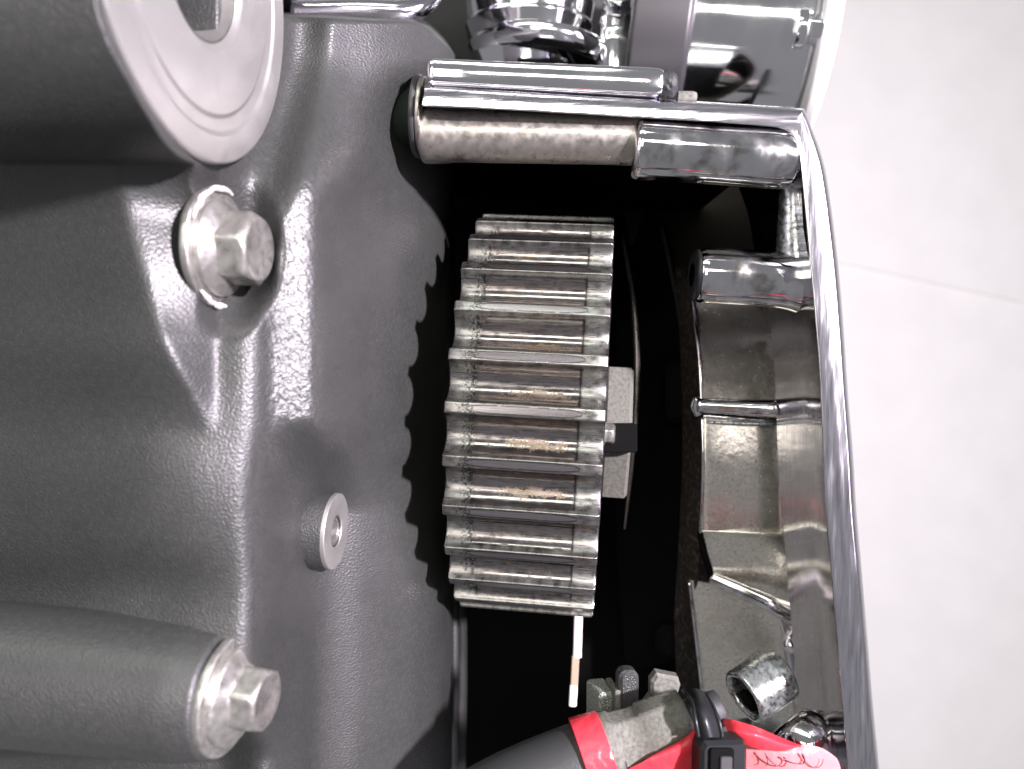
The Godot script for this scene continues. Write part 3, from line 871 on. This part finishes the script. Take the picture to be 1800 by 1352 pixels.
	# second, rusty step of the ring, farther in
	part("ring_step", sheet([[at(1186, 470, -70), at(1200, 470, -64), at(1209, 474, -60)], [at(1195, 600, -62), at(1210, 600, -55), at(1226, 600, -49)], [at(1199, 740, -60), at(1216, 740, -53), at(1233, 740, -46)], [at(1198, 880, -61), at(1214, 880, -54), at(1234, 880, -47)], [at(1190, 1010, -72), at(1204, 1010, -67), at(1222, 1010, -60)], [at(1186, 1120, -80), at(1205, 1120, -74), at(1222, 1110, -66)], [at(1196, 1300, -82), at(1215, 1300, -76), at(1238, 1300, -68)]], 6, 1.0), M.rusty, o)
	part("ring_backing", sheet([[at(1205, 880, -66), at(1300, 880, -72), at(1400, 880, -72)], [at(1205, 1010, -72), at(1300, 1010, -74), at(1430, 1010, -72)], [at(1205, 1120, -76), at(1300, 1120, -78), at(1430, 1120, -72)]], 3, 1.0), M.rusty, o)
	# standoff tube and its boss along the top, and the short peg
	var ta := at(742, 238, -8)
	var tb := at(1112, 246, -5)
	part("standoff_tube", lathe(ta, tb - ta, soft([Vector2(0, 0.5), Vector2(0, 6.2), Vector2(1.0, 6.7), Vector2(5.0, 6.6), Vector2(8.5, 6.2), Vector2(46.0, 5.9), Vector2(54, 6.1)], 0.8), 56), M.steel, o)
	ta = at(1110, 261, -3)
	tb = at(1392, 280, -3)
	part("standoff_boss", lathe(ta, tb - ta, soft([Vector2(0, 0.5), Vector2(0, 6.0), Vector2(1.3, 7.2), Vector2(20.0, 7.1), Vector2(35.5, 7.3), Vector2(38.0, 6.9), Vector2(39.0, 5.6), Vector2(39.0, 0.5)], 1.2), 56), M.chrome, o)
	ta = at(1224, 484, -14)
	tb = at(1420, 494, -14)
	part("peg", lathe(ta, tb - ta, soft([Vector2(-0.6, 0.1), Vector2(-0.6, 5.4), Vector2(0.0, 6.3), Vector2(1.2, 6.9), Vector2(16, 7.0), Vector2(21.5, 7.2), Vector2(24.5, 7.8), Vector2(26.5, 8.4), Vector2(29, 8.6)], 1.6), 64), M.chrome, o)
	part("peg_rim", lathe(ta, tb - ta, soft([Vector2(-1.1, 3.0), Vector2(-1.1, 5.8), Vector2(-0.5, 6.4), Vector2(0.1, 6.5)], 0.4), 48), M.nylon, o)
	# upright fillet from the boss to the peg
	rib.call("corner_fillet", [at(1396, 285, -9), at(1396, 350, -11), at(1398, 410, -12), at(1402, 450, -13), at(1404, 500, -14)], [2.6, 3.6, 4.4, 5.4, 5.6], M.plated)
	rib.call("wall_groove", [at(1412, 330, -1), at(1419, 400, -1), at(1424, 450, -1)], [0.4, 0.9, 0.4], M.void)
	# lumpy weld low on the wall
	var w := noise(0.5, 88)
	var pts := []
	for i in 5: pts.append(at(1392 + 5 * sin(i * 1.9), 1098 + i * 11, -52))
	rib.call("weld_bead", pts, [1.0, 2.2, 1.6, 2.6, 1.8], M.bright)

# ------------------------------------------------------------ top bar
func build_top_parts() -> void:
	var b := frame_of(at(1158, 150, 2) - at(748, 130, 2))
	var o := thing("polished_bar", "polished chrome bar with rounded right corner lying along the cover's top", "bar", at(950, 140, 2))
	# rounded bar: bulged front, rounded ends
	var P := PackedVector3Array()
	var len_mm := 54.2
	var c0 := at(754, 133, 0.5)
	var stations := [[0.0, 0.70], [0.3, 0.86], [0.8, 0.95], [1.6, 1.0], [18.0, 1.02], [36.0, 1.06], [50.0, 1.08], [52.6, 1.06], [53.6, 1.0], [54.1, 0.9], [54.2, 0.75]]
	var ring := []
	for q in rrect(7.4, 6.0, 1.3, 5): ring.append(q)
	for s in stations:
		for q in ring:
			var bulge: float = 0.9 * (1.0 - pow(q.y / 3.0, 2.0)) if q.x > 0 else 0.0
			P.append(c0 + (b.x * s[0] + b.y * (q.y * s[1]) + b.z * (q.x * s[1] + bulge)) * MM)
	var st := begin(0)
	skin(st, P, stations.size(), ring.size(), true, true)
	for e in [0, stations.size() - 1]:
		st.set_smooth_group(1)
		for k in range(1, ring.size() - 1):
			for i in ([0, k, k + 1] if e == 0 else [0, k + 1, k]):
				st.set_uv(Vector2.ZERO)
				st.add_vertex(P[e * ring.size() + i])
	part("bar_body", finish(st), M.bright, o)
	# end rings against the neck
	var ga := (at(1112, 230, -5) - at(740, 215, -8)).normalized()
	solo("gasket_ring", lathe(at(741, 205, -10), ga, soft([Vector2(-1.6, 2), Vector2(-1.6, 9.6), Vector2(-0.9, 10.0), Vector2(-0.2, 10.0), Vector2(0.2, 9.4), Vector2(0.2, 2)], 0.3), 64), M.satin_black, "black gasket ring squeezed between the engine neck and the cover's bar", "gasket")
	solo("steel_washer", lathe(at(746, 205, -9), ga, soft([Vector2(-0.9, 2), Vector2(-0.9, 9.0), Vector2(-0.5, 9.4), Vector2(0.2, 9.4), Vector2(0.5, 9.0), Vector2(0.5, 2)], 0.3), 64), M.steel, "thin steel washer at the left end of the cover's standoff", "washer")
	# cut rubber plug and white pin
	var rp := begin(0)
	var pr := PackedVector3Array()
	var n := noise(0.9, 91)
	for i in 25:
		for k in 28:
			var t := TAU * k / 28
			var e := sin(PI * clampf(i / 24.0, 0.02, 0.98))
			var rr: float = 2.9 * pow(e, 0.3)
			if i in [0, 24]: rr = 0.01
			var p := Vector3(-2.2 + 4.4 * i / 24.0, cos(t) * rr * 1.05, sin(t) * rr)
			rr = 1.0 + 0.10 * n.get_noise_3dv(p * 1.2) + 0.07 * sin(p.y * 7.0 - p.x * 3.0)
			pr.append(at(1175, 149, 2.0) + Vector3(p.x, p.y * rr - 0.04 * p.x, p.z * rr) * MM)
	skin(rp, pr, 25, 28, true, true)
	solo("rubber_plug", finish(rp), M.rubber, "small cut black rubber plug at the right end of the polished bar", "plug")
	solo("locating_pin", lathe(at(1190, 170, 0.0), Vector3(1, -0.03, 0.05), soft([Vector2(0, 0.1), Vector2(0, 1.3), Vector2(3.6, 1.3), Vector2(4.6, 1.0), Vector2(4.6, 0.1)], 0.4), 28), M.cast_grey, "short pale pin lying behind the rubber plug", "pin")

# ------------------------------------------------------------ chrome behind the engine
func build_background_chrome() -> void:
	# canister with cap ring and bolt
	var o := thing("chrome_canister", "blurred chrome canister lying behind the cover's top corner", "canister", at(1320, 70, -120))
	var a := at(1206, 66, -118)
	var ax := (at(1440, 84, -112) - a).normalized()
	part("canister_body", lathe(a, ax, soft([Vector2(-2, 1), Vector2(-2, 33.0), Vector2(0, 34.0), Vector2(40, 33.5), Vector2(42, 33.0), Vector2(42, 1)], 1.5), 96), M.bright, o)
	part("cap_ring", lathe(a, ax, soft([Vector2(42, 20), Vector2(42, 36.5), Vector2(43.5, 38.0), Vector2(47, 38.2), Vector2(48.5, 37.0), Vector2(48.5, 20), Vector2(42, 20)], 1.0), 96), M.white_lens, o)
	part("cap_end", lathe(a, ax, soft([Vector2(48, 33.0), Vector2(50, 30.0), Vector2(51, 0.1)], 1.5), 64), M.bright, o)
	var bb := thing("cap_bolt", "small chrome bolt on the rim of the canister's cap", "bolt", at(1425, 52, -82))
	part("bolt_head", hex_head(at(1415, 52, -82), ax, 0.3, 9.0, 6.0), M.bright, bb)
	part("bolt_collar", lathe(at(1408, 52, -82), ax, soft([Vector2(-2, 1), Vector2(-2, 6.2), Vector2(1.5, 6.2), Vector2(1.5, 1)], 0.6), 40), M.bright, bb)
	part("bolt_nut", hex_head(at(1413, 18, -84), ax, 0.1, 6.5, 3.5), M.bright, bb)
	solo("black_band", lathe(at(1110, 62, -116), ax, soft([Vector2(0, 1), Vector2(0, 35.0), Vector2(1.2, 36.4), Vector2(19.5, 36.4), Vector2(20.8, 35.0), Vector2(20.8, 1)], 1.0), 96), M.satin_black, "black clamp band round the left end of the chrome canister", "band")
	# stepped chrome cylinder, axis upright
	var s := thing("chrome_cylinder", "blurred stepped chrome cylinder standing behind the polished bar", "cylinder", at(930, 60, -110))
	var base := at(928, 118, -118)
	part("cylinder_body", lathe(base, Vector3(0.02, 1, 0.1), soft([Vector2(-6, 0.1), Vector2(-6, 17), Vector2(-2, 19.5), Vector2(3, 21.8), Vector2(7, 23.2), Vector2(8, 22.6), Vector2(14, 24.6), Vector2(15, 24.0), Vector2(22, 25.0), Vector2(23, 24.4), Vector2(34, 25.2), Vector2(60, 25.2)], 0.8), 96), M.bright, s)
	part("clamp_flange", lathe(at(960, 96, -112), Vector3(0.14, 1, 0.12), soft([Vector2(-3, 0.1), Vector2(-3, 21.0), Vector2(-1, 23.0), Vector2(2, 24.0), Vector2(5, 23.0), Vector2(5, 0.1)], 1.2), 80), M.bright, s)
	var g := thing("chrome_lug", "chrome lug with a bolt beside the stepped cylinder", "lug", at(1078, 60, -100))
	part("lug_body", lathe(at(1080, 118, -104), Vector3(0.03, 1, 0.05), soft([Vector2(-4, 0.1), Vector2(-4, 7.5), Vector2(8, 7.2), Vector2(12, 6.0), Vector2(17, 6.2), Vector2(19, 5.0), Vector2(30, 5.0)], 1.0), 48), M.bright, g)
	part("lug_bolt", hex_head(at(1086, 12, -98), Vector3(-0.1, 0.45, 0.9), 0.2, 8.0, 5.0), M.bright, g)
	# pale ribbed casting above the case
	var f := thing("ribbed_casting", "pale ribbed casting showing above the black case", "casting", at(680, 10, -60))
	for k in 4:
		part("casting_rib", tube(curve([at(520, 22 - k * 22, -62 - k * 8), at(630, 20 - k * 20, -58 - k * 8), at(725 + k * 8, 18 - k * 16, -60 - k * 8), at(768 + k * 9, -20 - k * 12, -72 - k * 8), at(776 + k * 9, -90, -90 - k * 8)], 8), [3.4, 3.4, 3.2, 3.0], 24), M.rail_across, f)
	part("casting_core", tube(curve([at(500, -30, -96), at(640, -36, -96), at(740, -60, -96), at(760, -140, -96)], 6), [12, 12, 11, 10], 32), M.case_dark, f)
	# black frame wall far behind
	solo("frame_plate", sheet([[at(430, -120, -160), at(700, -120, -160), at(1130, -120, -160)], [at(430, 60, -160), at(700, 60, -160), at(1130, 60, -160)], [at(430, 300, -160), at(700, 300, -160), at(1130, 300, -160)]], 2, 4.0), M.case_dark, "dark frame plate in the gap behind the chrome cylinder", "frame plate")

# ------------------------------------------------------------ cable end, tag and clamps at the bottom
func build_bottom_parts() -> void:
	var h0 := at(1060, 1318, 6)
	var h1 := at(1216, 1262, 4)
	var hd := (h1 - h0).normalized()
	var hose := thing("rubber_hose", "matt black rubber hose running down to the left at the bottom edge", "hose", at(940, 1340, 8))
	part("hose_body", tube(curve([at(1085, 1316, 5), at(1010, 1345, 6), at(900, 1394, 6), at(760, 1470, 4)], 10), [7.6, 8.6, 9.0, 9.0], 40), M.rubber, hose)
	var fer := thing("crimp_ferrule", "dull grey crimped metal ferrule on the end of the hose", "ferrule", h0)
	var fp := []
	var b := frame_of(hd)
	var st := begin(0)
	var P := PackedVector3Array()
	for s in [[-1.0, 6.9], [-0.6, 7.5], [0.0, 7.7], [3.2, 7.6], [3.6, 7.0], [9.5, 6.7], [10.0, 7.2], [16.0, 7.2], [19.5, 7.0], [20.3, 6.6], [20.5, 5.6], [20.5, 0.1]]:
		for k in 64:
			var t := TAU * k / 64
			var flat := 1.0
			if s[0] > 3.0: flat = minf(1.0, 0.93 / maxf(0.01, cos(fposmod(t + 0.3, TAU / 8) - TAU / 16)))
			P.append(h0 + (b.x * s[0] + (b.y * cos(t) + b.z * sin(t)) * s[1] * flat) * MM)
	skin(st, P, 12, 64, true, true)
	part("ferrule_body", finish(st), M.cast_grey, fer)
	part("cable_core", tube(PackedVector3Array([h1 - hd * 3 * MM, h1 + hd * 5 * MM, h1 + hd * 7 * MM]), [4.2, 4.2, 4.0], 24), M.rubber, fer)
	solo("red_band", lathe(at(1046, 1326, 6), hd, soft([Vector2(-3.3, 8.2), Vector2(-3.3, 9.0), Vector2(3.2, 8.6), Vector2(3.2, 7.8)], 0.2), 56), M.red, "glossy red tape band round the hose beside the ferrule", "tape")
	# cable tie
	var tie := thing("cable_tie", "black plastic cable tie holding the red tag", "cable tie", at(1240, 1280, 12))
	var strap := sheet([[at(1196, 1212, 2), at(1222, 1210, 5), at(1242, 1218, 4)], [at(1212, 1232, 11), at(1232, 1232, 13.5), at(1254, 1240, 11)], [at(1218, 1262, 15), at(1240, 1262, 17), at(1266, 1268, 14)], [at(1224, 1296, 16), at(1248, 1296, 18), at(1272, 1298, 15)]], 6, 1.2)
	part("strap", strap, M.nylon, tie)
	part("strap_ridge", tube(curve([at(1200, 1213, 3.5), at(1216, 1233, 12), at(1222, 1262, 16), at(1228, 1296, 17)], 6), [0.35, 0.45, 0.45], 10), M.nylon, tie)
	part("strap_ridge", tube(curve([at(1240, 1218, 4.4), at(1252, 1240, 11.6), at(1264, 1268, 14.8), at(1270, 1298, 15.6)], 6), [0.35, 0.45, 0.45], 10), M.nylon, tie)
	var hb := Basis(Vector3(0.99, -0.06, -0.1).normalized(), Vector3(0.05, 0.99, -0.1).normalized(), Vector3(0.1, 0.1, 1).normalized()).orthonormalized()
	part("lock_head", prism(at(1264, 1340, 16), hb, PackedVector2Array([Vector2(-4.4, 5.2), Vector2(4.2, 5.6), Vector2(5.0, 3.6), Vector2(5.0, -9), Vector2(-5.0, -9), Vector2(-5.2, 3.4)]), 6.5, 0.8), M.nylon, tie)
	part("lock_slot", prism(at(1268, 1350, 19.6), hb, rrect(5.2, 8.0, 0.6), 0.9, 0.2), M.void, tie)
	part("slot_tongue", prism(at(1276, 1356, 20.2), hb, rrect(2.6, 6.0, 0.5), 0.8, 0.2), M.satin_black, tie)
	# red tag, two wings
	var tg := thing("red_tag", "crumpled red plastic tag with dark scribbled writing, tied at the bottom right", "tag", at(1330, 1310, 12))
	part("tag_wing", sheet([[at(1232, 1280, 9), at(1222, 1284, 12), at(1212, 1296, 11)], [at(1238, 1310, 10), at(1210, 1312, 14), at(1150, 1330, 13)], [at(1240, 1345, 9), at(1190, 1350, 13), at(1090, 1362, 12)], [at(1240, 1420, 8), at(1170, 1420, 12), at(1060, 1420, 11)]], 6, 0.35), M.red, tg)
	part("tag_wing", sheet([[at(1268, 1262, 6), at(1290, 1266, 10), at(1330, 1278, 11), at(1372, 1296, 9), at(1405, 1309, 6)], [at(1276, 1280, 11), at(1300, 1288, 14), at(1336, 1294, 15), at(1378, 1310, 12), at(1412, 1312, 8)], [at(1284, 1296, 12), at(1308, 1308, 13), at(1340, 1318, 13), at(1376, 1321, 11), at(1400, 1314, 8)]], 6, 0.35), M.red, tg)
	part("tag_wing", sheet([[at(1276, 1296, 6), at(1320, 1304, 7), at(1372, 1310, 8), at(1420, 1310, 8), at(1446, 1316, 8), at(1462, 1326, 7)], [at(1274, 1330, 5), at(1320, 1336, 7), at(1376, 1342, 9), at(1424, 1338, 9), at(1456, 1334, 8), at(1476, 1344, 7)], [at(1270, 1420, 4), at(1320, 1420, 6), at(1380, 1420, 8), at(1430, 1420, 9), at(1466, 1420, 8), at(1490, 1420, 7)]], 6, 0.35), M.red_pale, tg)
	for k in 1:                                                # a line of looping pen scrawl
		var q := []
		for i in 34:
			var t := i / 33.0
			var w := t * TAU * (3.2 + k)
			q.append(at(1336 + 104 * t + 9.0 * sin(w + 1.0) - 20.0 * k, 1337 + 15 * k + (9.0 + 4.0 * sin(t * 9.0 + k)) * cos(w * 1.03 + k * 2.0), 9.4 + 0.5 * sin(t * PI)))
		part("pen_stroke", tube(curve(q, 4), [0.08, 0.15, 0.11, 0.15, 0.07], 8), M.ink, tg)
	# open socket behind the tag
	var sk := thing("bolt_socket", "scuffed open tubular socket lying against the lower panel of the cover", "socket", at(1330, 1215, -16))
	var s0 := at(1306, 1226, -12)
	var sa := Vector3(0.62, 0.26, -0.72).normalized()
	sa = Vector3(0.86, 0.36, -0.32).normalized()
	part("socket_body", lathe(s0, sa, soft([Vector2(12.6, 0.1), Vector2(12.8, 5.4), Vector2(12.0, 6.7), Vector2(10, 6.9), Vector2(0.6, 6.8), Vector2(0, 6.5), Vector2(-0.1, 5.6), Vector2(0.8, 5.0), Vector2(7, 4.7), Vector2(7, 0.1)], 0.4), 56, 0.02), M.plated, sk)
	var n := noise(0.35, 95)
	for k in 3:
		var q: Vector3 = s0 + sa * (2.5 + k * 1.2) * MM + Vector3([0.0, -0.0012, 0.001][k], [-0.002, 0.0015, 0.0025][k], 0)
		part("dirt_clump", tube(curve([q + Vector3(-0.002, 0.002 - k * 0.001, 0), q, q + Vector3(0.001, -0.002, 0.0006)], 4), [1.2, 1.9, 1.1], 14), M.rusty if k == 1 else M.void, sk)
	# shiny lumps of the cover's lower mount
	var lm := thing("lower_mount", "lumpy chrome mount under the socket, reflecting the red tag", "mount", at(1400, 1280, -20))
	for l in [[1385, 1272, -16, 1425, 1330, -14, 8.5], [1436, 1250, -22, 1446, 1340, -16, 4.2], [1462, 1230, -20, 1468, 1330, -14, 3.2]]:
		part("mount_lobe", tube(curve([at(l[0], l[1], l[2]), at((l[0] + l[3]) / 2.0 + 4, (l[1] + l[4]) / 2.0, l[2] + 2), at(l[3], l[4], l[5])], 8), [l[6] * 0.7, l[6], l[6] * 0.8], 32), M.chrome, lm)
	part("mount_back", sheet([[at(1290, 1262, -30), at(1370, 1262, -28), at(1480, 1250, -24)], [at(1290, 1330, -24), at(1380, 1330, -22), at(1484, 1320, -18)], [at(1290, 1430, -20), at(1390, 1430, -18), at(1494, 1430, -14)]], 6, 1.0), M.chrome, lm)
	# clamp plates left of the socket
	var cl := thing("clamp_plate", "flaking grey-green clamp plate above the ferrule", "clamp", at(1058, 1240, -14), "clamp plates above the ferrule")
	part("plate", prism(at(1058, 1250, -14), Basis(Vector3.UP, 0.25), rrect(5.0, 13.0, 1.0), 10.0, 0.6), M.flake, cl)
	part("plate", prism(at(1078, 1252, -11), Basis(Vector3.UP, 0.15), rrect(1.6, 14.0, 0.5), 9.0, 0.3), M.cast_grey, cl)
	var c2 := thing("clamp_strap", "dark grey round-ended strap standing between the clamp plates", "strap", at(1102, 1230, -8), "clamp plates above the ferrule")
	part("strap_body", prism(at(1102, 1240, -9), Basis(Vector3.UP, 0.1), rrect(5.0, 18.5, 2.0), 5.0, 0.9), M.case, c2)
	var c3 := thing("clamp_tongue", "speckled grey rounded tongue right of the dark strap", "clamp", at(1160, 1220, -9), "clamp plates above the ferrule")
	part("tongue_body", prism(at(1158, 1234, -10), Basis(Vector3.FORWARD, 0.12), PackedVector2Array([Vector2(-3.0, 5.5), Vector2(-1.8, 7.6), Vector2(3.6, 7.2), Vector2(4.4, 5.4), Vector2(3.8, 2.0), Vector2(1.8, -1.0), Vector2(1.4, -6), Vector2(-4.0, -6), Vector2(-4.2, -1.0), Vector2(-2.6, 1.8)]), 4.5, 0.8), M.cast_grey, c3)
	solo("copper_stub", lathe(at(1012, 1276, -14), Vector3(1, -0.03, 0.1), soft([Vector2(0, 0.1), Vector2(0, 2.2), Vector2(0.5, 2.6), Vector2(6, 2.6), Vector2(6, 0.1)], 0.4), 32), M.steel, "small copper-tinted stub left of the flaking clamp plate", "stub")
	# white and tan strip hanging below the pulley
	var ws := thing("marker_strip", "thin white strip with a tan middle hanging below the pulley", "strip", at(1015, 1160, -45))
	part("white_length", prism((at(1018, 1060, -48) + at(1014, 1155, -48)) / 2, Basis(Vector3.FORWARD, 0.03), rrect(2.5, 16.5, 0.6), 1.6, 0.3), M.white, ws)
	part("tan_length", prism((at(1013, 1150, -48) + at(1008, 1208, -48)) / 2, Basis(Vector3.FORWARD, 0.05), rrect(2.2, 9.0, 0.3), 1.2, 0.2), M.tan, ws)
	part("white_length", prism((at(1009, 1203, -48) + at(1006, 1242, -48)) / 2, Basis(Vector3.FORWARD, 0.06), rrect(2.3, 6.5, 0.6), 1.6, 0.3), M.white, ws)
